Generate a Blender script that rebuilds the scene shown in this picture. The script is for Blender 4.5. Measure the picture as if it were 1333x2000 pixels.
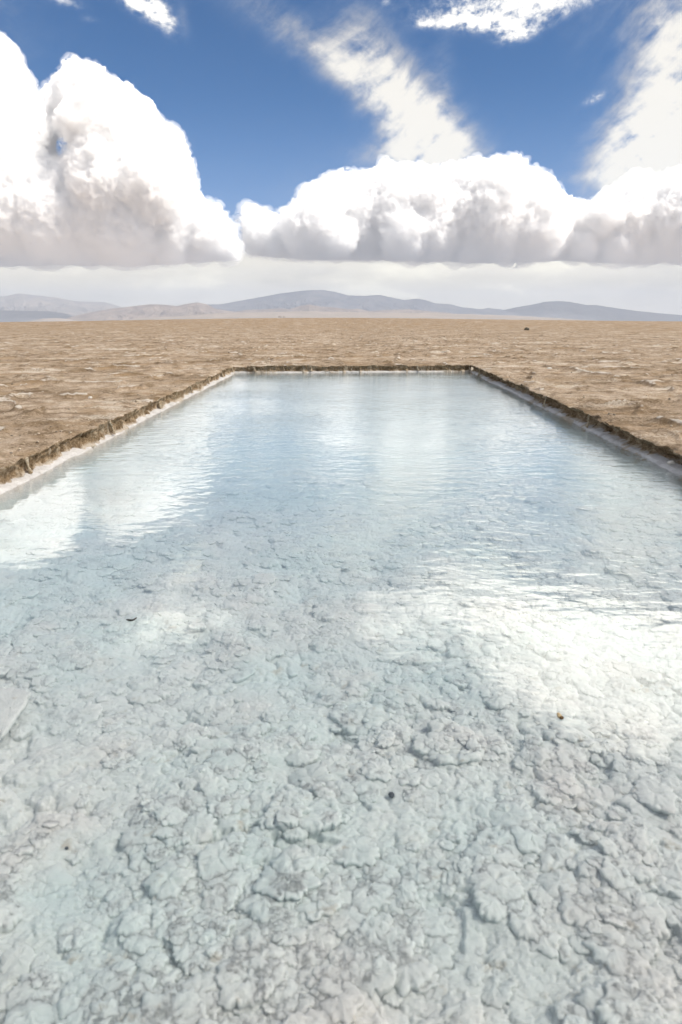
import bpy, bmesh, math, random
import numpy as np

for o in list(bpy.data.objects):
    bpy.data.objects.remove(o)
scene = bpy.context.scene
COL = scene.collection
R = math.radians

# ------------------------------------------------------------------ camera
CAM_H = 1.45
PITCH = math.degrees(math.atan((1000 - 624) / 1333.0))
cam_data = bpy.data.cameras.new('camera')
cam = bpy.data.objects.new('camera', cam_data)
COL.objects.link(cam)
cam.location = (0, 0, CAM_H)
cam.rotation_euler = (R(90 - PITCH), 0, 0)
cam_data.sensor_fit = 'VERTICAL'
cam_data.sensor_height = 36.0
cam_data.lens = 24.0
cam_data.clip_start = 0.05
cam_data.clip_end = 90000
cam_data.dof.use_dof = True
cam_data.dof.focus_distance = 16.0
cam_data.dof.aperture_fstop = 3.2
scene.camera = cam


def azel(px, py):
    """direction (degrees) in which a point of the photograph lies"""
    x = (px - 666.5) / 1333.0
    y = -(py - 1000) / 1333.0
    c, s = math.cos(R(PITCH)), math.sin(R(PITCH))
    d = (x, c + y * s, -s + y * c)
    n = math.sqrt(sum(v * v for v in d))
    return math.degrees(math.atan2(d[0], d[1])), math.degrees(math.asin(d[2] / n))


# ------------------------------------------------------------------ exposure
scene.view_settings.view_transform = 'Standard'
scene.view_settings.look = 'None'
scene.view_settings.exposure = 1.65
scene.view_settings.gamma = 1.0
scene.cycles.max_bounces = 18
scene.cycles.transparent_max_bounces = 12
scene.cycles.volume_bounces = 16
scene.cycles.caustics_reflective = False
scene.cycles.caustics_refractive = False
scene.cycles.use_denoising = True
scene.cycles.use_adaptive_sampling = True
scene.cycles.adaptive_threshold = 0.02

# ------------------------------------------------------------------ sun
SUN_EL, SUN_AZ = 49.0, 108.0          # azimuth from straight ahead (+Y) towards the right (+X)
sun_data = bpy.data.lights.new('sun', 'SUN')
sun_data.energy = 4.3
sun_data.angle = R(15.0)
sun_data.color = (1.0, 0.94, 0.845)
sun = bpy.data.objects.new('sun', sun_data)
COL.objects.link(sun)
sun.rotation_euler = (R(90 - SUN_EL), 0, R(-SUN_AZ + 180))
sun.location = (60, 20, 60)

# ------------------------------------------------------------------ world: sky and clouds by direction
world = bpy.data.worlds.new('World')
scene.world = world
world.use_nodes = True
WT = world.node_tree
WT.nodes.clear()
SKY_STRENGTH = 0.05


class X:
    """a float socket of a node tree, with arithmetic"""
    def __init__(self, sock, tree): self.s = sock; self.t = tree
    def _m(self, op, b=None, c=None, rev=False):
        n = self.t.nodes.new('ShaderNodeMath'); n.operation = op
        args = [self, b, c]
        if rev: args = [b, self, c]
        for i, v in enumerate(args):
            if v is None: continue
            if isinstance(v, X): self.t.links.new(v.s, n.inputs[i])
            else: n.inputs[i].default_value = v
        return X(n.outputs[0], self.t)
    def __add__(self, b): return self._m('ADD', b)
    __radd__ = __add__
    def __sub__(self, b): return self._m('SUBTRACT', b)
    def __rsub__(self, b): return self._m('SUBTRACT', b, rev=True)
    def __mul__(self, b): return self._m('MULTIPLY', b)
    __rmul__ = __mul__
    def __truediv__(self, b): return self._m('DIVIDE', b)
    def max(self, b): return self._m('MAXIMUM', b)
    def min(self, b): return self._m('MINIMUM', b)
    def pow(self, b): return self._m('POWER', b)
    def exp(self): return self._m('EXPONENT')
    def abs(self): return self._m('ABSOLUTE')
    def sat(self): return self.max(0.0).min(1.0)
    def step(self, lo, hi):
        n = self.t.nodes.new('ShaderNodeMapRange'); n.interpolation_type = 'SMOOTHSTEP'
        self.t.links.new(self.s, n.inputs['Value'])
        for k, v in (('From Min', lo), ('From Max', hi)):
            if isinstance(v, X): self.t.links.new(v.s, n.inputs[k])
            else: n.inputs[k].default_value = v
        return X(n.outputs[0], self.t)


def combine(x, y, z=0.0):
    t = x.t
    n = t.nodes.new('ShaderNodeCombineXYZ')
    for i, v in enumerate((x, y, z)):
        if isinstance(v, X): t.links.new(v.s, n.inputs[i])
        else: n.inputs[i].default_value = v
    return n.outputs[0]


def noise(x, y, scale, detail=4.0, rough=0.5, seed=0.0, stretch=(1, 1)):
    t = x.t
    n = t.nodes.new('ShaderNodeTexNoise'); n.noise_dimensions = '3D'
    n.inputs['Scale'].default_value = 1.0
    n.inputs['Detail'].default_value = detail
    n.inputs['Roughness'].default_value = rough
    t.links.new(combine(x * (scale * stretch[0]), y * (scale * stretch[1]), seed), n.inputs['Vector'])
    return X(n.outputs[0], t)


def mixc(f, a, b):
    """colour a where f = 0, b where f = 1; a and b are sockets or tuples"""
    t = f.t
    n = t.nodes.new('ShaderNodeMix'); n.data_type = 'RGBA'; n.clamp_factor = True
    t.links.new(f.s, n.inputs[0])
    for k, v in ((6, a), (7, b)):
        if isinstance(v, tuple): n.inputs[k].default_value = (*v, 1.0)
        else: t.links.new(v, n.inputs[k])
    return n.outputs[2]


def ramp(x, stops, k=1.0):
    """colour ramp, stops = [(pos, (r, g, b)) ...]; stop colours are divided by the sky strength"""
    t = x.t
    out = None
    prev = None
    for (p, c) in stops:
        c = tuple(v * k for v in c)
        if out is None: out = c
        else: out = mixc(x.step(prev, p), out, c)
        prev = p
    return out


def build_sky():
    t = WT
    K = 1.0 / SKY_STRENGTH
    tc = t.nodes.new('ShaderNodeTexCoord')
    sp = t.nodes.new('ShaderNodeSeparateXYZ')
    t.links.new(tc.outputs['Generated'], sp.inputs[0])
    dx, dy, dz = (X(sp.outputs[i], t) for i in range(3))
    a = dx._m('ARCTAN2', dy) * (180 / math.pi)
    e = dz.max(-1.0).min(1.0)._m('ARCSINE') * (180 / math.pi)

    sky = t.nodes.new('ShaderNodeTexSky'); sky.sky_type = 'NISHITA'
    sky.sun_disc = False
    sky.sun_elevation = R(SUN_EL); sky.sun_rotation = R(SUN_AZ)
    sky.altitude = 3400; sky.air_density = 1.0; sky.dust_density = 0.2; sky.ozone_density = 2.0
    hs = t.nodes.new('ShaderNodeHueSaturation')
    hs.inputs['Saturation'].default_value = 1.6
    hs.inputs['Value'].default_value = 0.70
    t.links.new(sky.outputs[0], hs.inputs['Color'])
    col = hs.outputs[0]

    w1 = noise(a, e, 0.16, 2, 0.5, 3.1) - 0.5
    w2 = noise(a, e, 0.16, 2, 0.5, 9.7) - 0.5

    def blobs(lst):
        s = None
        for (px, py, ra, rb, turn, wgt) in lst:
            ca, ce = azel(px, py)
            sc = 1.0 / 23.0
            co, si = math.cos(R(turn)), math.sin(R(turn))
            u, v = a - ca, e - ce
            p = u * (co / (ra * sc)) + v * (si / (ra * sc)); q = v * (co / (rb * sc)) - u * (si / (rb * sc))
            g = (p * p + q * q)._m('MULTIPLY', -1.0).exp() * wgt
            s = g if s is None else s + g
        return s
    # pale veil that thickens towards the horizon
    veil = 1.0 - e.step(1.0, 17.0)
    col = mixc(veil * 0.60, col, tuple(v * K for v in SKY_VEIL))

    # thin wisps and fallstreaks (centre, radii along and across, turn, weight)
    wisp = blobs([
        (500, 20, 120, 34, -28, .42), (610, 90, 110, 30, -35, .46), (690, 70, 50, 60, -35, .50), (745, 130, 86, 52, -38, .70),
        (690, 165, 80, 24, -40, .36), (790, 205, 76, 48, -48, .78), (830, 255, 80, 58, -30, .95), (890, 275, 66, 36, -25, .62), (800, 305, 110, 32, 0, .9),
        (1270, 40, 46, 80, 20, .52), (1350, 50, 66, 110, 0, .62), (1310, 150, 70, 46, 20, .48), (1345, 200, 80, 90, 0, .5),
        (1285, 275, 80, 46, 10, .85), (1350, 300, 120, 90, 0, 1.3), (1330, 420, 110, 90, 0, 1.2), (1290, 340, 90, 60, 0, .9),
        (870, 110, 20, 70, 0, .33), (1130, 40, 40, 50, 0, .26), (360, 40, 11, 26, 10, .5),
        (580, 370, 60, 30, 20, .38), (1150, 345, 90, 9, 4, .33),
        (-200, 60, 180, 200, 0, .7), (1680, 100, 220, 300, 0, 1.0)])
    fl = noise(a * 0.8 + e * 0.6 + w1 * 2.5, e * 0.8 - a * 0.6 + w2 * 2.5, 0.42, 8, 0.60, 21.0, (0.62, 1.8))
    f2 = noise(a + w1 * 3.5, e + w2 * 3.5, 0.75, 7, 0.62, 71.0, (0.9, 1.2))
    fl = fl * 0.55 + f2 * 0.45
    wa = (wisp * (fl * 3.1 - 0.86).max(0.0)).step(0.0, 1.25) * 0.78
    wcol = ramp(wisp + (fl - 0.5) * 0.8, [(0.25, WISP_THIN), (0.75, WISP_MID), (1.35, WISP_THICK)], K)
    col = mixc(wa, col, wcol)

    # unseen broken bright cloud, added over and behind the viewer for fill light
    bk = noise(dx * 40.0, dz * 40.0 + dy * 25.0, 0.06, 4, 0.6, 44.0).step(0.40, 0.60)
    side = (a.abs().step(38.0, 70.0)).max(e.step(40.0, 60.0)) * e.step(2.0, 12.0)
    col = mixc(side * (bk * 0.75 + 0.1), col, tuple(v * K for v in (.36, .355, .34)))

    # small torn clouds high up
    torn = blobs([(295, 18, 46, 18, -32, 1.0), (268, 2, 26, 14, 0, .9), (320, 30, 18, 10, -20, .8), (122, 0, 32, 8, -8, .9),
                  (1030, 4, 120, 26, 4, .70), (1080, 12, 60, 18, 8, .5), (880, 40, 60, 12, -4, .75), (960, 46, 60, 14, -8, .7), (1010, 68, 34, 12, 10, .85), (832, 48, 20, 6, 0, .55),
                  (1162, 192, 19, 8, 20, .85), (750, 2, 10, 6, 0, .6), (175, 38, 14, 5, 0, .45), (1000, -60, 200, 42, 0, .9),
                  (200, -130, 160, 40, -10, .9)])
    ft = noise(a + w1 * 2.0, e + w2 * 2.0, 1.6, 5, 0.60, 5.5, (1, 1.4))
    ta = (torn * (ft * 2.8 - 0.62)).step(0.0, 1.40)
    tcol = ramp(torn + (ft - 0.5) * 1.2, [(0.3, WISP_THIN), (1.1, TORN_THICK)], K)
    col = mixc(ta * 0.97, col, tcol)
    # bright cloud higher up, above the right of the picture: the pool mirrors it
    high = blobs([(1270, -180, 190, 100, 12, 1.2), (1370, -330, 190, 120, 0, 1.2), (1000, -95, 170, 30, 0, .8), (1480, -60, 150, 160, 0, 1.3), (820, -190, 120, 40, 10, .7), (240, -170, 170, 40, -10, .56)])
    hn = noise(a + w1 * 2.0, e + w2 * 2.0, 0.55, 5, 0.55, 61.0)
    col = mixc((high * (hn * 3.0 - 0.6)).step(0.1, 1.0) * e.step(20.8, 23.5), col, tuple(v * K for v in HIGH_CLOUD))

    # horizon deck: pale cream layer under the cumulus bases, with bright low heads in it
    hz = noise(a, e, 0.22, 5, 0.60, 14.0, (0.5, 1.5))
    deck = 1.0 - (e + (hz - 0.5) * 3.0).step(4.2, 7.5)
    heads = blobs([(705, 566, 30, 7, 0, .9), (745, 570, 40, 6, -8, .8), (800, 578, 30, 5, -10, .6), (960, 560, 40, 7, 0, .6), (1005, 566, 40, 7, -8, .7), (1060, 576, 34, 6, 0, .5),
                   (640, 548, 50, 7, 0, .5), (1150, 570, 30, 5, 0, .5), (420, 555, 60, 10, 0, .4), (300, 560, 60, 10, 0, .3)])
    dcol = ramp(hz + heads * (ft * 0.75 - 0.1), [(0.30, DECK[0]), (0.50, DECK[1]), (0.75, DECK[2])], K)
    col = mixc(deck, col, dcol)
    # below the horizon: what the far plain sends back
    col = mixc(1.0 - e.step(-1.8, -0.6), col, tuple(v * K for v in (.20, .17, .13)))
    bg = t.nodes.new('ShaderNodeBackground'); bg.inputs['Strength'].default_value = SKY_STRENGTH
    t.links.new(col, bg.inputs['Color'])
    out = t.nodes.new('ShaderNodeOutputWorld')
    t.links.new(bg.outputs[0], out.inputs['Surface'])


SKY_VEIL = (0.070, 0.118, 0.225)
WISP_THIN = (0.165, 0.19, 0.24)
WISP_MID = (0.25, 0.242, 0.225)
WISP_THICK = (0.42, 0.395, 0.34)
TORN_THICK = (0.50, 0.48, 0.435)
HIGH_CLOUD = (1.7, 1.63, 1.45)
DECK = ((0.265, 0.246, 0.202), (0.335, 0.310, 0.248), (0.47, 0.44, 0.34))
build_sky()

# ------------------------------------------------------------------ noise on arrays
def _h(ix, iy, iz, seed):
    h = (ix.astype(np.int64) * 374761393 + iy.astype(np.int64) * 668265263 + iz.astype(np.int64) * 2147483647 + seed * 974634777) & 0xFFFFFFFF
    h = ((h ^ (h >> 13)) * 1274126177) & 0xFFFFFFFF
    h = ((h ^ (h >> 16)) * 2246822519) & 0xFFFFFFFF
    return h ^ (h >> 15)


def vnoise(x, y, z=None, seed=0):
    """smooth gradient noise, about -1 .. 1"""
    if z is None:
        xi, yi = np.floor(x), np.floor(y)
        fx, fy = x - xi, y - yi
        xi, yi = xi.astype(np.int64), yi.astype(np.int64)
        u, v = fx * fx * fx * (fx * (fx * 6 - 15) + 10), fy * fy * fy * (fy * (fy * 6 - 15) + 10)
        zz = np.zeros_like(xi)

        def g(dx, dy):
            t = _h(xi + dx, yi + dy, zz, seed) * (2 * np.pi / 4294967296.0)
            return np.cos(t) * (fx - dx) + np.sin(t) * (fy - dy)
        a, b = g(0, 0), g(1, 0); c, d = g(0, 1), g(1, 1)
        a = a + u * (b - a); c = c + u * (d - c)
        return (a + v * (c - a)) * 1.4
    xi, yi, zi = np.floor(x), np.floor(y), np.floor(z)
    fx, fy, fz = x - xi, y - yi, z - zi
    xi, yi, zi = xi.astype(np.int64), yi.astype(np.int64), zi.astype(np.int64)
    u, v, w = (q * q * q * (q * (q * 6 - 15) + 10) for q in (fx, fy, fz))

    def g3(dx, dy, dz):
        h = _h(xi + dx, yi + dy, zi + dz, seed)
        t = (h & 0xFFFF) * (2 * np.pi / 65536.0); k = (h >> 16) / 32768.0 - 1.0
        s = np.sqrt(np.maximum(0, 1 - k * k))
        return s * np.cos(t) * (fx - dx) + s * np.sin(t) * (fy - dy) + k * (fz - dz)
    r = []
    for dz in (0, 1):
        a, b = g3(0, 0, dz), g3(1, 0, dz); c, d = g3(0, 1, dz), g3(1, 1, dz)
        a = a + u * (b - a); c = c + u * (d - c)
        r.append(a + v * (c - a))
    return (r[0] + w * (r[1] - r[0])) * 1.5


def fbm(x, y, z=None, octaves=5, gain=0.5, lac=2.03, seed=0, mode=None):
    s = 0; amp = 1.0; tot = 0
    for o in range(octaves):
        n = vnoise(x, y, z, seed + o * 17)
        if mode == 'billow': n = np.abs(n) * 2 - 0.6
        elif mode == 'ridge': n = 0.6 - np.abs(n) * 2
        s = s + n * amp; tot += amp; amp *= gain
        x = x * lac + 3.7; y = y * lac + 1.3
        if z is not None: z = z * lac + 7.1
    return s / tot


def worley(x, y, seed=0, jitter=0.95, second=False):
    """distance to the nearest scattered point (and to the second), and a random number of that cell"""
    xi, yi = np.floor(x).astype(np.int64), np.floor(y).astype(np.int64)
    d1 = np.full(x.shape, 9.0); d2 = np.full(x.shape, 9.0); cid = np.zeros(x.shape)
    z = np.zeros_like(xi)
    for dx in (-1, 0, 1):
        for dy in (-1, 0, 1):
            cx, cy = xi + dx, yi + dy
            h = _h(cx, cy, z, seed)
            px = cx + 0.5 + ((h & 0xFFFF) / 65536.0 - 0.5) * jitter
            py = cy + 0.5 + ((h >> 16) / 65536.0 - 0.5) * jitter
            d = (px - x) ** 2 + (py - y) ** 2
            m = d < d1
            d2 = np.where(m, d1, np.minimum(d2, d))
            cid = np.where(m, ((h * 2654435761) & 0xFFFFFFFF) / 4294967296.0, cid)
            d1 = np.where(m, d, d1)
    if second: return np.sqrt(d1), np.sqrt(d2), cid
    return np.sqrt(d1), cid


def caps(x, y, seed=0, flat=4.0, rlo=0.45, rhi=0.95):
    """overlapping round caps of different size and level, the highest one showing: about 0 .. 1"""
    xi, yi = np.floor(x).astype(np.int64), np.floor(y).astype(np.int64)
    best = np.zeros(x.shape); z = np.zeros_like(xi)
    for dx in (-1, 0, 1):
        for dy in (-1, 0, 1):
            cx, cy = xi + dx, yi + dy
            h = _h(cx, cy, z, seed)
            px = cx + 0.5 + ((h & 0x3FF) / 1024.0 - 0.5) * 0.95
            py = cy + 0.5 + (((h >> 10) & 0x3FF) / 1024.0 - 0.5) * 0.95
            k = ((h >> 20) & 0x3F) / 64.0; q = ((h >> 26) & 0x3F) / 64.0
            r2 = ((px - x) ** 2 + (py - y) ** 2) / (rlo + (rhi - rlo) * k) ** 2
            best = np.maximum(best, np.where(r2 < 1, (0.25 + 0.45 * q) + 0.30 * (1 - r2 ** (flat / 2)), 0))
    return best


def sstep(x, lo, hi):
    t = np.clip((x - lo) / (hi - lo), 0, 1)
    return t * t * (3 - 2 * t)


# ------------------------------------------------------------------ small helpers
def mesh_np(name, v, f):
    """mesh from arrays; f is (n, 3) or (n, 4)"""
    v = np.asarray(v, np.float32); f = np.asarray(f, np.int32)
    me = bpy.data.meshes.new(name)
    me.vertices.add(len(v)); me.vertices.foreach_set('co', v.ravel())
    n = f.shape[1]
    me.loops.add(f.size); me.loops.foreach_set('vertex_index', f.ravel())
    me.polygons.add(len(f)); me.polygons.foreach_set('loop_start', np.arange(0, f.size, n, dtype=np.int32))
    me.update(calc_edges=True)
    me.polygons.foreach_set('use_smooth', np.ones(len(f), dtype=bool))
    return me


def grid_faces(nr, nc, wrap=False):
    i = np.arange(nr - 1)[:, None] * nc
    j = np.arange(nc if wrap else nc - 1)[None, :]
    k = (j + 1) % nc
    return np.stack([i + j, i + k, i + nc + k, i + nc + j], -1).reshape(-1, 4)


def link(name, me, mat=None, parent=None):
    o = bpy.data.objects.new(name, me)
    COL.objects.link(o)
    if mat is not None: me.materials.append(mat)
    if parent is not None: o.parent = parent
    return o


def tag(o, label=None, cat=None, group=None, kind=None):
    for k, v in (('label', label), ('category', cat), ('group', group), ('kind', kind)):
        if v: o[k] = v
    return o


def add_attr(me, name, vals):
    at = me.attributes.new(name, 'FLOAT', 'POINT')
    at.data.foreach_set('value', np.asarray(vals, np.float32).ravel())


def new_mat(name, rough=0.9, spec=0.2):
    m = bpy.data.materials.new(name); m.use_nodes = True
    t = m.node_tree
    b = t.nodes['Principled BSDF']
    b.inputs['Roughness'].default_value = rough
    b.inputs['Specular IOR Level'].default_value = spec
    return m, t, b


def obj_xyz(t):
    tc = t.nodes.new('ShaderNodeTexCoord')
    sp = t.nodes.new('ShaderNodeSeparateXYZ'); t.links.new(tc.outputs['Object'], sp.inputs[0])
    return tuple(X(sp.outputs[i], t) for i in range(3))


def noise3(x, y, z, scale, detail=4.0, rough=0.5, seed=0.0):
    t = x.t
    n = t.nodes.new('ShaderNodeTexNoise')
    n.inputs['Scale'].default_value = scale; n.inputs['Detail'].default_value = detail; n.inputs['Roughness'].default_value = rough
    t.links.new(combine(x + seed, y, z), n.inputs['Vector'])
    return X(n.outputs[0], t)


def attr(t, name):
    n = t.nodes.new('ShaderNodeAttribute'); n.attribute_name = name
    return X(n.outputs['Fac'], t)


def bump(t, h, dist, strength=1.0):
    n = t.nodes.new('ShaderNodeBump'); n.inputs['Distance'].default_value = dist; n.inputs['Strength'].default_value = strength
    t.links.new(h.s, n.inputs['Height'])
    return n.outputs[0]


# ------------------------------------------------------------------ layout of the place (metres)
WATER_Z = -0.235
Y_NEAR, Y_FAR = 0.55, 22.8


def x_left(y): return -3.445 - 0.0028 * np.clip(y, -5, 24)
def x_right(y): return 3.60 + 0.0330 * np.clip(y, -5, 24)
def skew(x, y): return 0.0634 * (np.clip(x, -8, 9) + 3.51) * np.clip(y / Y_FAR, 0, 1) * np.exp(-np.maximum(0, y - Y_FAR) / 20)


CREST = [azel(*p) for p in ((-400, 636), (0, 630), (170, 627.5), (333, 624.5), (500, 622), (667, 621.3), (830, 622.5), (1000, 625), (1333, 628.5), (1800, 634))]


def plain(x, y):
    """the lie of the salt flat: level by the pool, a faint swell half a kilometre out, falling beyond"""
    r = np.hypot(x, y)
    az = np.degrees(np.arctan2(x, y))
    el = np.interp(az, [c[0] for c in CREST], [c[1] for c in CREST])
    crest = CAM_H + 480 * np.tan(np.radians(el))
    return np.where(r < 480, crest * sstep(r, 70, 480), crest - (r - 480) * 0.0062 * sstep(r, 470, 700))


def edge_jit(x, y):
    """how far the broken rim leans over the pool"""
    d, c = worley(x * 1.9 + fbm(x * 5, y * 5, octaves=2, seed=45) * 0.25, y * 1.9, seed=44)
    return (c - 0.5) * 0.085 + fbm(x * 1.3, y * 1.3, octaves=3, seed=41) * 0.075 + fbm(x * 9, y * 9, octaves=3, gain=0.65, seed=43) * 0.040


def crust_net(x, y):
    """lines of the polygonal salt ridges, 0 .. 1"""
    wx = x + fbm(x * 0.8, y * 0.8, octaves=3, seed=51) * 0.7; wy = y + fbm(x * 0.8, y * 0.8, octaves=3, seed=52) * 0.7
    d1, d2, c = worley(wx / 2.3, wy / 2.3, seed=53, second=True)
    brk = sstep(fbm(x * 0.9, y * 0.9, octaves=3, seed=54), -0.22, 0.22)
    return np.exp(-((d2 - d1) / 0.065) ** 2) * brk, c


def ground_z(x, y, near_rim):
    """near_rim: distance from the pool's edge"""
    net, cell = crust_net(x, y)
    far = sstep(np.hypot(x, y), 60, 260)
    fade = sstep(near_rim, 0.0, 0.7) * 0.8 + 0.2
    cap = 1.0 - sstep(np.hypot(x, y), 500, 900)
    rough = fbm(x * 0.55, y * 0.55, octaves=4, seed=61) * 0.034 + fbm(x * 3.2, y * 3.2, octaves=4, gain=0.6, seed=62) * 0.044 + fbm(x * 16, y * 16, octaves=3, gain=0.6, seed=63) * 0.012
    tuft = np.clip(fbm(x * 0.45, y * 0.30, octaves=5, seed=64) - 0.05, 0, 1) * 0.42 * far
    step_ = (cell - 0.5) * 0.035
    z = (rough * (1 + 1.2 * far) + net * (0.085 + 0.03 * far) * fade + step_ * fade) * cap + tuft * cap
    rim = np.exp(-near_rim / 0.035) * 0.022
    close = near_rim < 1.5
    if close.any():
        d, c = worley(x[close] * 1.9 + fbm(x[close] * 5, y[close] * 5, octaves=2, seed=45) * 0.25, y[close] * 1.9, seed=44)
        z[close] += (c - 0.5) * 0.055 * np.exp(-near_rim[close] / 0.28)
    return plain(x, y) + z - rim


def ground_mat():
    m, t, b = new_mat('salt_crust_soil', 0.93, 0.15)
    x, y, z = obj_xyz(t)
    big = noise3(x, y, z, 0.32, 5, 0.6, 3.0)
    mid = noise3(x, y, z, 2.3, 6, 0.65, 9.0)
    fine = noise3(x, y, z, 28.0, 4, 0.7, 1.0)
    st = noise3(x * 0.35, y * 1.1, z, 1.1, 6, 0.62, 17.0)
    net = attr(t, 'net'); far = attr(t, 'far')
    tone = (big - 0.5) * 1.3 + (mid - 0.5) * 1.7 + (fine - 0.5) * 1.3 - 0.05
    col = ramp(tone, [(-0.42, (.170, .118, .072)), (-0.12, (.34, .255, .172)), (0.12, (.475, .372, .275)), (0.42, (.60, .51, .40))])
    col = mixc((noise3(x, y, z, 0.9, 4, 0.6, 30.0)).step(0.48, 0.66) * 0.55, col, (.33, .22, .118))
    vo = t.nodes.new('ShaderNodeTexVoronoi'); vo.feature = 'DISTANCE_TO_EDGE'; vo.inputs['Scale'].default_value = 0.95
    t.links.new(combine(x + (mid - 0.5) * 0.7, y + (st - 0.5) * 0.9, z), vo.inputs['Vector'])
    edge = (1.0 - X(vo.outputs['Distance'], t).step(0.0, 0.085)) * noise3(x, y, z, 0.7, 4, 0.6, 60.0).step(0.46, 0.60)
    crack = (net * (mid * 1.6)).max(edge).sat()
    col = mixc(crack * 0.75, col, (.155, .10, .052))
    salt = ((st - 0.5) * 5.0 + (fine - 0.5) * 2.0 + (big - 0.5) * 2.0).step(0.34, 0.85)
    col = mixc(salt * 0.60, col, (.62, .54, .44))
    fleck = (crack * 0.6 + net * 0.5) * noise3(x * 0.6, y, z, 2.6, 4, 0.65, 40.0)
    col = mixc(fleck.step(0.34, 0.50) * 0.7, col, (.72, .66, .58))
    tf = noise3(x * 0.5, y * 0.22, z, 1.0, 5, 0.65, 50.0)
    col = mixc(far * tf.step(0.46, 0.60) * 0.6, col, (.30, .185, .082))
    t.links.new(col, b.inputs['Base Color'])
    h = mid * 0.35 + fine * 0.22 + noise3(x, y, z, 90.0, 3, 0.7, 5.0) * 0.10
    t.links.new(bump(t, h, 0.09, 1.0), b.inputs['Normal'])
    return m


def build_ground():
    def spread(first, growth, reach, growth2, reach2):
        o = [0.0]; s = first
        while o[-1] < reach: o.append(o[-1] + s); s *= growth
        while o[-1] < reach2: o.append(o[-1] + s); s *= growth2
        return np.array(o)
    off = spread(0.018, 1.0105, 30, 1.07, 28000)
    off[0] = 0.0
    nm = 190
    ys = [-28000, -9000, -3000, -1000, -300, -100, -40, -18, -9, -5, -3, -2, -1.2, -0.6, -0.2, 0.1, 0.3, 0.45, Y_NEAR]
    while ys[-1] < 4.0: ys.append(ys[-1] + 0.12)
    n = int((Y_FAR - ys[-1]) / 0.032)
    ys += list(np.linspace(ys[-1], Y_FAR, n)[1:])
    s = 0.03
    while ys[-1] < 700: ys.append(ys[-1] + s); s = min(s * 1.013, 2.2)
    while ys[-1] < 28000: ys.append(ys[-1] + s); s *= 1.15
    ys = np.array(ys)
    nl = len(off)
    Yl = ys[:, None]
    XL, XR = x_left(Yl), x_right(Yl)
    x = np.concatenate([XL - off[::-1][None, :], XL + (XR - XL) * (np.arange(1, nm) / nm)[None, :], XR + off[None, :]], 1)
    y = np.repeat(Yl, x.shape[1], 1); y = y + skew(x, y)
    iL, iR = nl - 1, nl - 1 + nm
    cols = np.arange(x.shape[1])
    # distance from the pool's edge
    ddx = np.maximum(np.maximum(x_left(Yl) - x, x - x_right(Yl)), 0)
    ddy = np.maximum(np.maximum(Yl - Y_FAR, Y_NEAR - Yl), 0)
    dist = np.hypot(ddx, ddy)
    # break the rim
    j = np.zeros_like(x); near = dist < 0.8
    j[near] = edge_jit(x[near], y[near]) * np.exp(-dist[near] / 0.12)
    side_l = (cols[None, :] <= iL) & (Yl < Y_FAR + 0.5); side_r = (cols[None, :] >= iR) & (Yl < Y_FAR + 0.5)
    z = ground_z(x.ravel(), y.ravel(), dist.ravel()).reshape(x.shape)
    x = x + np.where(side_l, j, 0) - np.where(side_r, j, 0)
    far_edge = (Yl >= Y_FAR) & (cols[None, :] >= iL) & (cols[None, :] <= iR)
    y = y - np.where(far_edge, j, 0)
    nr, nc = x.shape
    f = grid_faces(nr, nc)
    r = f[:, 0] // nc; c = f[:, 0] % nc
    iN = int(np.argmin(abs(ys - Y_NEAR))); iF = int(np.argmin(abs(ys - Y_FAR)))
    f = f[~((c >= iL) & (c < iR) & (r >= iN) & (r < iF))]
    v = np.stack([x, y, z], -1).reshape(-1, 3)
    me = mesh_np('salt_flat', v, f)
    net, _ = crust_net(v[:, 0].astype(float), v[:, 1].astype(float))
    rr = np.hypot(v[:, 0], v[:, 1])
    add_attr(me, 'net', net); add_attr(me, 'far', sstep(rr, 40, 160))
    o = link('ground', me, ground_mat())
    tag(o, 'brown cracked salt flat with pale salt flecks reaching the horizon', kind='structure')


build_ground()


# ------------------------------------------------------------------ the pool: bank, ledge, bed, water
def path_sides(step):
    """the rim of the pool, side by side: lists of (x, y, inward normal)"""
    yl = np.arange(Y_NEAR, Y_FAR, step); yl = np.append(yl, Y_FAR)
    P = []
    x = x_left(yl); P.append(('left', x, yl + skew(x, yl), np.array([1.0, 0])))
    t = np.linspace(0, 1, int(8 / step)); x = x_left(Y_FAR) + (x_right(Y_FAR) - x_left(Y_FAR)) * t
    P.append(('far', x, Y_FAR + skew(x, np.full_like(x, Y_FAR)), np.array([0, -1.0])))
    yr = yl[::-1]; x = x_right(yr); P.append(('right', x, yr + skew(x, yr), np.array([-1.0, 0])))
    x = x_right(Y_NEAR) + (x_left(Y_NEAR) - x_right(Y_NEAR)) * t
    P.append(('near', x, np.full_like(x, Y_NEAR), np.array([0, 1.0])))
    return P


def wall_mat():
    m, t, b = new_mat('crusted_bank', 0.95, 0.1)
    x, y, z = obj_xyz(t)
    mid = noise3(x, y, z, 4.5, 5, 0.65, 2.0); fine = noise3(x, y, z, 38.0, 4, 0.7, 6.0)
    col = ramp(mid * 0.55 + fine * 0.45, [(0.37, (.095, .060, .032)), (0.49, (.25, .176, .105)), (0.59, (.43, .335, .23)), (0.75, (.58, .485, .37))])
    drip = (noise3(x * 3.0, y * 3.0, z * 0.5, 2.2, 4, 0.6, 22.0)).step(0.56, 0.66)
    salt = (0.0 - z - 0.165 + (mid - 0.5) * 0.16).step(0.0, 0.045)          # salt crust along the foot
    col = mixc(drip * 0.5, col, (.45, .39, .30))
    col = mixc(salt * 0.85, col, (.52, .45, .37))
    t.links.new(col, b.inputs['Base Color'])
    t.links.new(bump(t, mid * 0.5 + fine * 0.4, 0.05, 1.0), b.inputs['Normal'])
    return m


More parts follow.
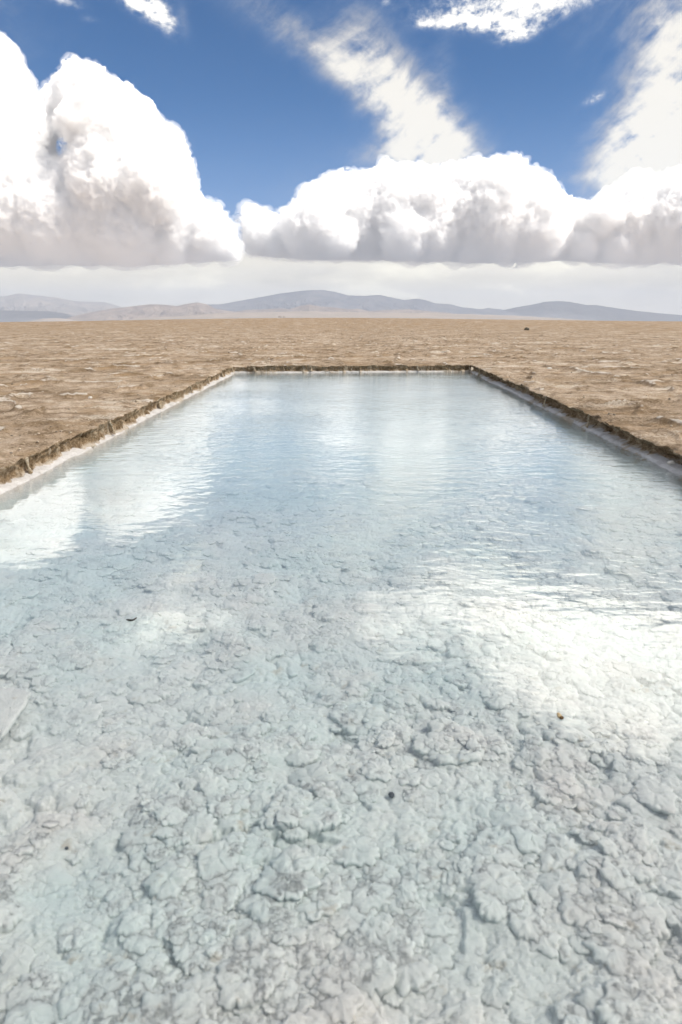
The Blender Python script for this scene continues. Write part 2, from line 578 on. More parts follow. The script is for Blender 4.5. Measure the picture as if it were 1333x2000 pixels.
def ledge_mat():
    m, t, b = new_mat('salt_ledge', 0.8, 0.3)
    x, y, z = obj_xyz(t)
    mid = noise3(x, y, z, 5.0, 5, 0.6, 2.0); fine = noise3(x, y, z, 45.0, 4, 0.7, 6.0)
    col = ramp(mid * 0.6 + fine * 0.4, [(0.36, (.42, .39, .36)), (0.52, (.58, .555, .53)), (0.70, (.70, .68, .66))])
    t.links.new(col, b.inputs['Base Color'])
    t.links.new(bump(t, mid * 0.5 + fine * 0.3, 0.03, 0.8), b.inputs['Normal'])
    return m


def ledge_width(name, x, y):
    n1 = fbm(x * 0.55, y * 0.55, octaves=3, seed=71); n2 = fbm(x * 3.3, y * 3.3, octaves=3, seed=72)
    if name == 'left': w = 0.07 + n1 * 0.10 + n2 * 0.05
    elif name == 'right': w = 0.035 + n1 * 0.14 + n2 * 0.05
    elif name == 'far': w = 0.02 + n1 * 0.06 + n2 * 0.05
    else: w = 0.1 + n1 * 0.1
    return np.clip(w, 0.01, 0.5)


def build_bank():
    V, F, n = [], [], 0
    LV, LF, ln = [], [], 0
    for name, x, y, nrm in path_sides(0.016):
        J = edge_jit(x, y)
        zt = ground_z(x, y, np.zeros_like(x))
        ragged = 1.7 if name == 'right' else 1.0
        tv = np.linspace(0, 1, 26)
        rows = []
        zb = WATER_Z - 0.12
        rows.append((x - nrm[0] * 0.10, y - nrm[1] * 0.10, zt - 0.05))
        for k, tt in enumerate(tv):
            z = zt + (zb - zt) * tt
            prof = (-0.15 if name == 'right' else -0.045) * math.sin(min(1, tt / 0.66) * math.pi) + 0.05 * max(0, tt - 0.55)
            q = fbm(x * 7, y * 7, z * 9, octaves=4, gain=0.6, seed=81) * 0.075 * ragged + fbm(x * 26, y * 26, z * 30, octaves=2, seed=82) * 0.018 * ragged
            k0 = min(1.0, tt / 0.10)
            d = J + (prof + q) * k0
            if name == 'right' and 0 < k < 4: d = d + np.abs(fbm(x * 14, y * 14, octaves=2, seed=84)) * 0.05 * (k / 3)
            zz = z + fbm(x * 12, y * 12, z * 9, octaves=2, seed=83) * 0.02 * k0 * (1 - tt)
            rows.append((x + nrm[0] * d, y + nrm[1] * d, zz))
        g = np.stack([np.stack(r_, -1) for r_ in rows])
        V.append(g.reshape(-1, 3)); F.append(grid_faces(*g.shape[:2]) + n); n += g.shape[0] * g.shape[1]
        # salt ledge at the waterline
        w = ledge_width(name, x, y)
        rows = []
        for tt in np.linspace(-0.25, 1, 22):
            if tt < 0:
                d = tt * 0.5 + 0 * w; z = WATER_Z + 0.028 - tt * 0.08 + 0 * w
            elif tt < 0.55:
                u = tt / 0.55
                d = w * u; z = WATER_Z + 0.028 * (1 - u) - 0.002
            else:
                u = (tt - 0.55) / 0.45
                d = w + 0.10 * u; z = WATER_Z - 0.004 - 0.42 * u ** 1.15
            px, py = x + nrm[0] * d, y + nrm[1] * d
            zz = z + fbm(px * 6, py * 6, octaves=4, gain=0.6, seed=91) * 0.018 + fbm(px * 30, py * 30, octaves=2, seed=92) * 0.006
            rows.append((px, py, zz + 0 * x))
        g = np.stack([np.stack(r_, -1) for r_ in rows])
        LV.append(g.reshape(-1, 3)); LF.append(grid_faces(*g.shape[:2]) + ln); ln += g.shape[0] * g.shape[1]
    bank = link('bank_wall', mesh_np('bank_wall', np.concatenate(V), np.concatenate(F)), wall_mat())
    tag(bank, 'rough brown salt crust bank, cut steep around the sides of the pool', 'bank')
    lm = ledge_mat()
    ledge = link('salt_ledge', mesh_np('salt_ledge', np.concatenate(LV), np.concatenate(LF)), lm, bank)
    ledge['label'] = 'pale salt ledge at the waterline'
    return bank, lm


BANK, LEDGE_MAT = build_bank()


def tube(pts, radii, seg=10, lump=0.0, seed=0, cap=True):
    """bumpy tapered tube through pts"""
    pts = np.asarray(pts, float); n = len(pts)
    tan = np.gradient(pts, axis=0); tan /= np.linalg.norm(tan, axis=1)[:, None] + 1e-9
    up = np.array([0.31, 0.17, 0.93])
    s = np.cross(tan, up); s /= np.linalg.norm(s, axis=1)[:, None] + 1e-9
    u = np.cross(s, tan)
    a = np.linspace(0, 2 * np.pi, seg, endpoint=False)
    ring = pts[:, None, :] + (np.cos(a)[None, :, None] * s[:, None, :] + np.sin(a)[None, :, None] * u[:, None, :]) * np.asarray(radii)[:, None, None]
    v = ring.reshape(-1, 3)
    if lump:
        c = np.repeat(pts, seg, 0)
        k = fbm(v[:, 0] * 22, v[:, 1] * 22, v[:, 2] * 22, octaves=3, seed=seed)
        v = c + (v - c) * (1 + lump * k)[:, None]
    f = [tuple(q) for q in grid_faces(n, seg, True)]
    return v, np.array(f)


def build_seams():
    m, t, b = new_mat('salt_seam', 0.85, 0.2)
    x, y, z = obj_xyz(t)
    nn = noise3(x, y, z, 30.0, 4, 0.65, 2.0)
    t.links.new(ramp(nn, [(0.35, (.24, .175, .10)), (0.52, (.42, .345, .25)), (0.7, (.56, .50, .40))]), b.inputs['Base Color'])
    t.links.new(bump(t, nn, 0.02, 0.8), b.inputs['Normal'])
    rng = np.random.default_rng(5)

    def on_side(side, s):
        if side == 'left': return np.array([float(x_left(s)), s + float(skew(x_left(s), s))]), np.array([1.0, 0])
        if side == 'right': return np.array([float(x_right(s)), s + float(skew(x_right(s), s))]), np.array([-1.0, 0])
        return np.array([s, Y_FAR + float(skew(s, Y_FAR))]), np.array([0, -1.0])
    spots = [('left', 7.45, .030, .5), ('left', 10.15, .028, .8), ('left', 13.2, .032, .7), ('left', 16.0, .030, .3), ('left', 18.3, .026, .2), ('left', 20.6, .03, .2), ('left', 22.5, .04, .15),
             ('far', -2.85, .035, .3), ('far', -1.0, .035, .4), ('far', .35, .022, .2), ('far', 2.55, .038, .6), ('far', -1.9, .02, .1), ('far', 4.28, .03, .2),
             ('right', 20.8, .035, .3), ('right', 13.2, .028, .2), ('right', 10.6, .026, .1)]
    for side, s, r, run in spots:
        p, nr = on_side(side, s)
        side_v = np.array([-nr[1], nr[0]])
        pts, rad = [], []
        sw = rng.normal(size=8) * 0.03
        for k in range(9):                                # along the ground to the rim
            q = k / 8
            o = p - nr * run * (1 - q) + side_v * (sw[k % 8] * (1 - q) * 2)
            j = float(edge_jit(np.array([o[0]]), np.array([o[1]]))[0]) * math.exp(-run * (1 - q) / 0.12)
            o = o + nr * j
            zz = float(ground_z(np.array([o[0]]), np.array([o[1]]), np.array([run * (1 - q)]))[0])
            pts.append((o[0], o[1], zz - 0.012)); rad.append(r * (0.25 + 0.40 * q) * 0.8)
        for k in range(1, 11):                            # down the face
            q = k / 10
            o = p + nr * (float(edge_jit(np.array([p[0]]), np.array([p[1]]))[0]) + 0.004 + 0.03 * q * q) + side_v * (0.015 * math.sin(q * 5 + s) + 0.02 * q)
            pts.append((o[0], o[1], -0.01 + (WATER_Z + 0.05) * q)); rad.append(r * (0.55 + 0.30 * math.sin(q * 7 + s * 5) * (1 - q) + 0.9 * max(0, q - .6)))
        v, f = tube(pts, rad, 10, 1.1, int(s * 10) % 91)
        link('salt_seam', mesh_np('salt_seam', v, f), m, BANK)


build_seams()


def bed_height(x, y):
    """salt bed: crusted lumps like cauliflower, shelves with scalloped lips; returns dx, dy, z"""
    wx = x + fbm(x * 4, y * 4, octaves=3, seed=101) * 0.05; wy = y + fbm(x * 4, y * 4, octaves=3, seed=102) * 0.05
    deep = 0.115 + 0.04 * sstep(y, 1.8, 3.5) + 0.17 * sstep(y, 3.5, 10.0) + fbm(x * 0.7, y * 0.7, octaves=3, seed=103) * 0.05
    side = np.minimum(x - x_left(y), np.minimum(x_right(y) - x, Y_FAR - y))
    deep = deep * (1 - 0.45 * np.exp(-np.clip(side, 0, 9) / 0.6))
    z = WATER_Z - deep
    mask = sstep(fbm(x * 1.3, y * 1.3, octaves=3, seed=104), -0.30, 0.25)          # lumpy here, granular there
    m2 = sstep(fbm(x * 2.1, y * 2.1, octaves=3, seed=114), -0.30, 0.30)
    wx2 = wx + fbm(x * 19, y * 19, octaves=3, gain=0.6, seed=108) * 0.020; wy2 = wy + fbm(x * 19, y * 19, octaves=3, gain=0.6, seed=109) * 0.020
    wx3 = wx2 + fbm(x * 60, y * 60, octaves=2, seed=118) * 0.006; wy3 = wy2 + fbm(x * 60, y * 60, octaves=2, seed=119) * 0.006
    z = z + fbm(x * 3.2, y * 3.2, octaves=3, seed=105) * 0.030 + fbm(x * 1.9, y * 1.9, octaves=2, seed=122) * 0.045
    z = z + caps(wx3 * 6.5, wy3 * 6.5, 106) * 0.040 * (0.35 + 0.65 * mask)
    z = z + caps(wx3 * 14 + 3, wy3 * 14, 107) * 0.024 * (0.35 + 0.65 * m2)
    d3 = caps(wx3 * 33, wy3 * 33, 110, 2.5)
    z = z + d3 * 0.012
    d4 = caps(wx3 * 80, wy3 * 80, 120, 2.0)
    z = z + d4 * 0.0050 + fbm(x * 45, y * 45, octaves=3, gain=0.6, seed=111) * 0.004
    dx = np.zeros_like(x); dy = np.zeros_like(x)
    # some single shelves and hollows of the photograph
    for cx, cy, ra, rb, hgt, sd in STAMPS:
        ang = np.arctan2((y - cy) / rb, (x - cx) / ra)
        rr = np.hypot((x - cx) / ra, (y - cy) / rb) + fbm(x / ra * 0.8 + sd, y / rb * 0.8, octaves=3, seed=115) * 0.55 + (0.5 - d3) * 0.30
        z = z + hgt * (1 - sstep(rr, 0.88, 1.08)) * (0.75 + 0.25 * np.clip(rr, 0, 1) ** 2)
        lip = np.exp(-((rr - 0.97) / 0.07) ** 2)
        dx = dx + lip * np.cos(ang) * 0.018 * (hgt > 0); dy = dy + lip * np.sin(ang) * 0.018 * (hgt > 0)
    return dx, dy, np.minimum(z, WATER_Z - 0.012)


def at_px(px, py, z):
    """point of the place at height z seen at a point of the photograph"""
    a, e = azel(px, py)
    r = (z - CAM_H) / math.tan(R(e))
    return r * math.sin(R(a)), r * math.cos(R(a))


STAMPS = []
for (px, py, wpx, dpx, h_, sd) in ((590, 1600, 58, 40, .030, 1.0), (880, 1480, 48, 30, .030, 4.0), (590, 1668, 54, 20, -.030, 10.0), (1120, 1602, 70, 24, -.025, 6.0), (870, 1830, 34, 60, -.022, 9.0)):
    cx_, cy_ = at_px(px, py, WATER_Z - 0.11)
    dist_ = math.hypot(cx_, cy_, CAM_H - WATER_Z + .1)
    _, cy2_ = at_px(px, py - dpx, WATER_Z - 0.11)
    STAMPS.append((cx_, cy_, wpx / 1333.0 * dist_, abs(cy2_ - cy_), h_, sd))


def bed_mat():
    m, t, b = new_mat('white_salt', 0.75, 0.25)
    x, y, z = obj_xyz(t)
    big = noise3(x, y, z, 1.1, 4, 0.6, 4.0); mid = noise3(x, y, z, 7.0, 5, 0.62, 8.0); fine = noise3(x, y, z, 120.0, 3, 0.7, 1.0)
    col = ramp(mid * 0.5 + fine * 0.25 + big * 0.25, [(0.36, (.41, .43, .415)), (0.50, (.475, .492, .473)), (0.66, (.545, .555, .53))])
    col = mixc(noise3(x, y, z, 2.6, 4, 0.6, 12.0).step(0.50, 0.68) * 0.5, col, (.50, .465, .435))
    col = mixc(noise3(x, y, z, 0.9, 4, 0.6, 19.0).step(0.40, 0.70) * 0.45, col, (.36, .485, .48))
    col = mixc(noise3(x, y, z, 10.0, 5, 0.65, 27.0).step(0.60, 0.72) * 0.60, col, (.27, .225, .16))
    t.links.new(col, b.inputs['Base Color'])
    b.inputs['Subsurface Weight'].default_value = 0.7
    b.inputs['Subsurface Radius'].default_value = (1.0, 1.0, 1.0); b.inputs['Subsurface Scale'].default_value = 0.028
    h = fine * 0.12 + noise3(x, y, z, 45.0, 3, 0.6, 3.0) * 0.5
    t.links.new(bump(t, h, 0.012, 0.8), b.inputs['Normal'])
    return m


def build_bed():
    h = CAM_H - WATER_Z + 0.15
    th = np.linspace(math.radians(60), math.radians(4.05), 1280)
    ys = h / np.tan(th)
    ys = ys[ys < Y_FAR + 1.0]
    ys = np.concatenate([[Y_NEAR - 0.2, Y_NEAR + 0.05], ys[ys > Y_NEAR + 0.1]])
    half = np.clip(0.62 * ys + 1.7, 0, 3.3)[:, None]
    u = np.linspace(-1, 1, 1020)[None, :]
    xl, xr = x_left(ys)[:, None] - 0.2, x_right(ys)[:, None] + 0.2
    ol = np.linspace(0, 1, 25)[None, :-1]
    x = np.concatenate([xl + (-half - xl) * ol, u * half, half + (xr - half) * (1 - ol[:, ::-1])], 1)
    y = np.repeat(ys[:, None], x.shape[1], 1)
    y = y + skew(x, y)
    xf, yf = x.ravel(), y.ravel()
    dx, dy, z = bed_height(xf, yf)
    me = mesh_np('pool_bed', np.stack([xf + dx, yf + dy, z], -1), grid_faces(*x.shape))
    o = link('pool_bed', me, bed_mat())
    tag(o, 'white lumpy salt bed under the shallow clear water', kind='structure')


build_bed()


def build_flakes():
    """overlapping crusts of salt, frilled like rosettes, grown all over the bed"""
    rng = np.random.default_rng(2024)
    n = 25000
    q = rng.random(n)
    y = 1.0 + 7.5 * q ** 1.8
    x = rng.random(n) * 2 - 1
    x = np.where(x > 0, x * np.minimum(0.60 * y + 1.5, x_right(y) - .12), -x * np.maximum(-0.60 * y - 1.5, x_left(y) + .15))
    m = fbm(x * 1.3, y * 1.3, octaves=3, seed=104) + fbm(x * 4, y * 4, octaves=2, seed=121) * 0.5
    keep = (m > -0.10 + rng.random(n) * 0.4 - 0.2) & ~((y > 1.9) & (y < 2.75) & (x < -1.0) & (np.hypot(x + 1.35, y - 2.32) < .36))
    for px, py in ((765, 1560), (131, 1659), (1016, 1428)):      # leave the dark pebbles bare
        qx, qy = at_px(px, py, WATER_Z - .11)
        keep &= np.hypot(x - qx, (y - qy) * .6) > .06
    x, y = x[keep], y[keep]; n = len(x)
    R_ = np.clip(rng.lognormal(-3.85, 0.58, n), .007, .075) * (1 + 0.035 * y)
    _, _, z = bed_height(x, y)
    V, F, nv = [], [], 0
    for lo, hi, K, ring, drop in ((0.0, .026, 26, (0, .35, .62, .85, 1.0, 1.0, .9), (0, .02, .08, .20, .42, .85, 1.5)),
                                  (.026, 9.0, 60, (0.0, .22, .42, .60, .75, .87, .95, 1.0, 1.01, .97, .90), (0.0, .01, .03, .07, .12, .19, .27, .40, .56, .85, 1.5))):
        sel = np.where((R_ >= lo) & (R_ < hi))[0]
        m = len(sel); ring = np.array(ring, float); drop = np.array(drop)
        r, xx, yy, zz = R_[sel], x[sel], y[sel], z[sel]
        far = sstep(yy, 2.5, 6.5)
        a = np.linspace(0, 2 * np.pi, K, endpoint=False)
        sx = np.repeat((rng.random(m) * 400)[:, None], K, 1)
        ca, sa = np.cos(a)[None, :], np.sin(a)[None, :]
        out = 1 + fbm(ca * 1.2 + sx, sa * 1.2 + sx * 1.7, octaves=2, seed=131) * 0.42 + fbm(ca * 3.4 + sx, sa * 3.4 - sx, octaves=4, gain=.75, seed=132) * 0.36
        rad = r[:, None, None] * (1 + (out[:, None, :] - 1) * ring[None, :, None] ** 4.0) * ring[None, :, None]
        dome = (rng.uniform(.22, .72, m) * (1 - 0.6 * far))[:, None, None]
        px, py = rad * ca[None, :, :], rad * sa[None, :, :] * rng.uniform(.72, 1.25, m)[:, None, None]
        tilt = (1 - 0.6 * far)[:, None, None] * .12
        pz = -drop[None, :, None] * dome * r[:, None, None] + px * rng.normal(size=m)[:, None, None] * tilt + py * rng.normal(size=m)[:, None, None] * tilt
        rot = rng.random(m)[:, None, None] * 6.283
        wx = px * np.cos(rot) - py * np.sin(rot) + xx[:, None, None]; wy = px * np.sin(rot) + py * np.cos(rot) + yy[:, None, None]
        wz = pz + (zz + r * rng.uniform(.0, .19, m) * (1 - 0.7 * far))[:, None, None]
        sc = np.clip(r / .04, .6, 1.6)[:, None, None]
        top = np.clip(1 - (np.arange(len(ring)) / (len(ring) - 2.0)), 0, 1)[None, :, None] ** 0.4
        bumpy = fbm(wx * 55, wy * 55, octaves=3, gain=.65, seed=134)
        lump = caps((wx + bumpy * .006) * 60 / sc, (wy + bumpy * .006) * 60 / sc, 135, 2.2)
        wz = np.minimum(wz + (bumpy * 0.0060 + (lump - .3) * 0.0085) * top * sc, WATER_Z - 0.006)
        V.append(np.stack([wx, wy, wz], -1).reshape(-1, 3).astype(np.float32))
        f1 = grid_faces(len(ring), K, True)
        F.append((f1[None] + (np.arange(m) * len(ring) * K)[:, None, None]).reshape(-1, 4) + nv); nv += len(V[-1])
    o = link('salt_crust', mesh_np('salt_crust', np.concatenate(V), np.concatenate(F)), bpy.data.materials['white_salt'])
    tag(o, 'frilled rosettes of salt crust covering the pool bed', kind='stuff')


build_flakes()


def water_mat():
    m = bpy.data.materials.new('brine'); m.use_nodes = True
    t = m.node_tree; t.nodes.clear()
    x, y, z = obj_xyz(t)
    # small wind ripples, stronger towards the far right, dying out near the camera
    wob = noise3(x, y, z, 0.5, 2, 0.5, 7.0)
    r1 = noise3(x * 0.55 + y * 0.16 + wob * 0.7, y - x * 0.10, z, 7.5, 2, 0.45, 2.0)
    r2 = noise3(x * 0.5 - y * 0.1, y + x * 0.25 + wob, z, 17.0, 2, 0.5, 5.0)
    r3 = noise3(x, y, z, 1.6, 2, 0.5, 11.0)
    amp = (y + x * 0.6).step(2.2, 8.5) * (noise3(x, y, z, 0.35, 2, 0.5, 15.0).step(0.30, 0.62) * 0.65 + 0.35) + 0.06
    amp = amp * (1.0 - y.step(9.0, 19.0) * 0.25)
    hgt = (r1 * 0.0095 + r2 * 0.0042) * amp + r3 * 0.0030
    nrm = bump(t, hgt, 1.0, 1.0)
    ge = t.nodes.new('ShaderNodeNewGeometry')
    dt = t.nodes.new('ShaderNodeVectorMath'); dt.operation = 'DOT_PRODUCT'
    t.links.new(nrm, dt.inputs[0]); t.links.new(ge.outputs['Incoming'], dt.inputs[1])
    cosi = X(dt.outputs['Value'], t).abs().min(1.0)
    fres = (1.0 - cosi).pow(4.3) * 0.955 + 0.045          # Schlick-like reflectance of dense brine, the same from both sides
    tr = t.nodes.new('ShaderNodeBsdfTransparent')
    gl = t.nodes.new('ShaderNodeBsdfAnisotropic'); gl.inputs['Roughness'].default_value = 0.03
    t.links.new(nrm, gl.inputs['Normal'])
    mx = t.nodes.new('ShaderNodeMixShader')
    t.links.new(fres.s, mx.inputs[0]); t.links.new(tr.outputs[0], mx.inputs[1]); t.links.new(gl.outputs[0], mx.inputs[2])
    ab = t.nodes.new('ShaderNodeVolumeAbsorption'); ab.inputs['Density'].default_value = 0.20; ab.inputs['Color'].default_value = (0.05, 0.74, 0.92, 1)
    sc = t.nodes.new('ShaderNodeVolumeScatter'); sc.inputs['Density'].default_value = 0.90; sc.inputs['Color'].default_value = (0.85, 0.955, 0.96, 1)
    ad = t.nodes.new('ShaderNodeAddShader')                # brine: faintly milky
    t.links.new(ab.outputs[0], ad.inputs[0]); t.links.new(sc.outputs[0], ad.inputs[1])
    out = t.nodes.new('ShaderNodeOutputMaterial')
    t.links.new(mx.outputs[0], out.inputs['Surface']); t.links.new(ad.outputs[0], out.inputs['Volume'])
    return m


def build_water():
    x0, x1, y0, y1 = -3.75, 4.65, Y_NEAR - 0.25, 23.75
    z0 = WATER_Z - 0.75
    v = [(x0, y0, z0), (x1, y0, z0), (x1, y1, z0), (x0, y1, z0), (x0, y0, WATER_Z), (x1, y0, WATER_Z), (x1, y1, WATER_Z), (x0, y1, WATER_Z)]
    f = [(0, 3, 2, 1), (4, 5, 6, 7), (0, 1, 5, 4), (1, 2, 6, 5), (2, 3, 7, 6), (3, 0, 4, 7)]
    me = mesh_np('water', np.array(v), np.array(f))
    me.polygons.foreach_set('use_smooth', np.zeros(6, dtype=bool))
    o = link('water', me, water_mat())
    tag(o, 'still shallow turquoise water mirroring the clouds', kind='structure')


build_water()

# ------------------------------------------------------------------ mountains
def rock_mat(name, lo, hi, sc):
    m, t, b = new_mat(name, 0.95, 0.05)
    x, y, z = obj_xyz(t)
    n1 = noise3(x, y, z, sc, 6, 0.65, 1.0)
    t.links.new(ramp(n1, [(0.36, lo), (0.64, hi)]), b.inputs['Base Color'])
    return m


def range_mesh(name, pts, D, depth, mat, seed, gully=0.35, foot=-190.0, label=None, pw=1.0, gscale=900.0):
    """a mountain range: skyline pts (photo px) at distance D, with slopes of the given depth before and behind"""
    ae = np.array([azel(*p) for p in pts])
    a = np.arange(ae[0, 0], ae[-1, 0], 0.022)
    el = np.interp(a, ae[:, 0], ae[:, 1])
    k = np.hanning(9); k /= k.sum(); el = np.convolve(np.pad(el, 4, 'edge'), k, 'valid')
    top = D * np.tan(np.radians(el)) + CAM_H
    t = np.concatenate([np.linspace(0, 1, 60), np.linspace(1, 2, 16)[1:]])
    ends = np.minimum(1, np.minimum(a - a[0], a[-1] - a) / 1.2)
    A, T = np.meshgrid(np.radians(a), t)
    run = np.where(T <= 1, (T - 1) * depth, (T - 1) * depth)
    r = D + run
    X_, Y_ = r * np.tan(A), r + 0 * A
    prof = np.where(T <= 1, T, 2 - T) ** pw
    s = (A * D)
    warp = fbm(s / gscale * 0.6, r / gscale * 0.6, octaves=3, seed=seed) * 0.9
    g = fbm(s / gscale + warp, r / (gscale * 2.6) + warp * 0.5, octaves=5, gain=0.52, seed=seed + 1, mode='ridge')
    body = (top - foot)[None, :] * prof
    damp = np.sin(np.clip(prof, 0, 1) ** 0.8 * np.pi) * 0.9 + 0.10
    Z = foot + body + g * gully * (top - 0 * foot)[None, :].clip(60) * damp * np.sin(np.pi * 0.5 * ends)[None, :]
    cap = CAM_H + np.tan(np.radians(el))[None, :] * r * 1.0
    Z = np.minimum(Z, cap * (0.55 + 0.45 * prof) + (1 - prof) * 0 + fbm(s / 260, r / 260, octaves=3, seed=seed + 5) * 4)
    me = mesh_np(name, np.stack([X_, Y_, Z], -1).reshape(-1, 3), grid_faces(*A.shape))
    o = link(name, me, mat)
    tag(o, label, kind='structure')
    return o


DARK = rock_mat('dark_mountain_rock', (.045, .05, .055), (.075, .075, .08), 0.002)
DARK2 = rock_mat('shaded_mountain_rock', (.03, .033, .042), (.06, .06, .066), 0.002)  # base darkened to carry the cloud shadow lying on these mountains
PALE = rock_mat('pale_hill_rock', (.085, .066, .055), (.14, .112, .092), 0.004)
FAN = rock_mat('pale_fan_gravel', (.14, .115, .09), (.17, .14, .115), 0.003)
FARM = rock_mat('far_range_rock', (.09, .085, .08), (.15, .13, .115), 0.0015)

range_mesh('mountain', [(-260, 600), (-120, 582), (-40, 572), (10, 574), (35, 568), (60, 571), (110, 578), (150, 586), (205, 588), (245, 601), (300, 618), (360, 634)], 22500, 4500, FARM, 201, .30, label='faint pale range at the far left')
range_mesh('hills', [(-300, 598), (-150, 600), (-40, 603), (40, 605), (100, 607), (130, 612), (150, 619), (175, 630)], 16500, 1500, DARK, 205, .12, label='low dark blue hill at the left edge', foot=-160)
range_mesh('mountain', [(360, 634), (385, 612), (400, 594), (430, 594), (470, 587), (510, 580), (545, 573), (575, 569), (600, 567), (632, 566.5), (655, 570), (680, 577), (710, 578), (742, 576), (770, 582), (790, 586), (815, 583), (832, 586), (850, 592), (880, 594), (905, 600), (935, 603), (970, 604), (1010, 612), (1060, 634)], 17500, 3200, DARK2, 211, .22, label='long blue mountain in the middle of the skyline')
range_mesh('mountain', [(900, 634), (925, 606), (955, 601), (985, 605), (1005, 600), (1040, 594), (1065, 588), (1090, 586.5), (1115, 588), (1145, 594), (1165, 594), (1190, 598), (1230, 604), (1290, 611), (1340, 615), (1420, 618), (1600, 626)], 19500, 3000, DARK2, 221, .18, label='blue mountain with a long slope on the right')
range_mesh('hills', [(80, 634), (120, 626), (140, 618), (165, 612), (200, 605), (230, 600), (260, 597), (295, 593), (320, 594), (345, 597), (365, 593), (385, 589.5), (405, 594), (420, 602), (440, 606), (480, 612), (520, 634)], 12500, 1900, PALE, 231, .34, label='furrowed tan foothills left of the blue mountain', gscale=420)
range_mesh('hills', [(20, 634), (60, 627), (85, 622), (110, 621), (140, 624), (175, 630)], 11500, 500, FAN, 235, .3, label='small pale mounds at the foot of the left hills', gscale=250)
range_mesh('hills', [(400, 634), (440, 612), (480, 605), (520, 604), (545, 602), (565, 604), (590, 597), (605, 594.5), (625, 599), (650, 600), (680, 604), (700, 603), (720, 607), (760, 605), (800, 604), (830, 607), (880, 611), (930, 634)], 12800, 1500, PALE, 241, .30, label='pale foothills before the blue mountain', gscale=420)
range_mesh('hills', [(180, 634), (260, 622), (340, 618), (420, 612), (500, 610), (600, 608), (700, 610), (800, 611), (900, 613), (1000, 616), (1100, 622), (1250, 634)], 10500, 2200, FAN, 251, .06, label='smooth pale gravel slope along the skyline', gscale=700)


# ------------------------------------------------------------------ haze
def build_haze():
    x0, x1, y0, y1, z0, z1 = -33000, 33000, -29500, 30000, -200.0, 1120.0
    v = [(x0, y0, z0), (x1, y0, z0), (x1, y1, z0), (x0, y1, z0), (x0, y0, z1), (x1, y0, z1), (x1, y1, z1), (x0, y1, z1)]
    f = [(0, 3, 2, 1), (4, 5, 6, 7), (0, 1, 5, 4), (1, 2, 6, 5), (2, 3, 7, 6), (3, 0, 4, 7)]
    me = mesh_np('haze', np.array(v), np.array(f))
    me.polygons.foreach_set('use_smooth', np.zeros(6, dtype=bool))
    m = bpy.data.materials.new('air'); m.use_nodes = True; t = m.node_tree; t.nodes.clear()
    pv = t.nodes.new('ShaderNodeVolumePrincipled')
    pv.inputs['Density'].default_value = HAZE; pv.inputs['Color'].default_value = (.39, .455, .575, 1)
    out = t.nodes.new('ShaderNodeOutputMaterial'); t.links.new(pv.outputs[0], out.inputs['Volume'])
    tag(link('haze', me, m), 'pale haze over the far plain and mountains', kind='stuff')


HAZE = 5.2e-5
build_haze()


# ------------------------------------------------------------------ clouds
def ico(sub):
    bm = bmesh.new(); bmesh.ops.create_icosphere(bm, subdivisions=sub, radius=1)
    v = np.array([p.co[:] for p in bm.verts]); f = np.array([[q.index for q in p.verts] for p in bm.faces]); bm.free()
    return v, f


ICO = {s: ico(s) for s in (1, 2, 3)}


def in_poly(poly, p):
    x, y = p[:, 0], p[:, 1]; c = np.zeros(len(p), bool); n = len(poly)
    for i in range(n):
        x1, y1 = poly[i]; x2, y2 = poly[(i + 1) % n]
        c ^= ((y1 > y) != (y2 > y)) & (x < (x2 - x1) * (y - y1) / (y2 - y1 + 1e-12) + x1)
    return c


def poly_dist(poly, p):
    d = np.full(len(p), 1e9); n = len(poly)
    for i in range(n):
        a = np.array(poly[i]); ab = np.array(poly[(i + 1) % n]) - a
        t = np.clip(((p - a) @ ab) / (ab @ ab + 1e-12), 0, 1)
        d = np.minimum(d, np.hypot(*(p - a - t[:, None] * ab).T))
    return d


def cloud_mat(density, name='cloud_vapour'):
    m = bpy.data.materials.new(name); m.use_nodes = True; t = m.node_tree; t.nodes.clear()
    pv = t.nodes.new('ShaderNodeVolumePrincipled')
    pv.inputs['Density'].default_value = density; pv.inputs['Color'].default_value = (.997, .998, 1.0, 1); pv.inputs['Anisotropy'].default_value = 0.15
    out = t.nodes.new('ShaderNodeOutputMaterial'); t.links.new(pv.outputs[0], out.inputs['Volume'])
    return m


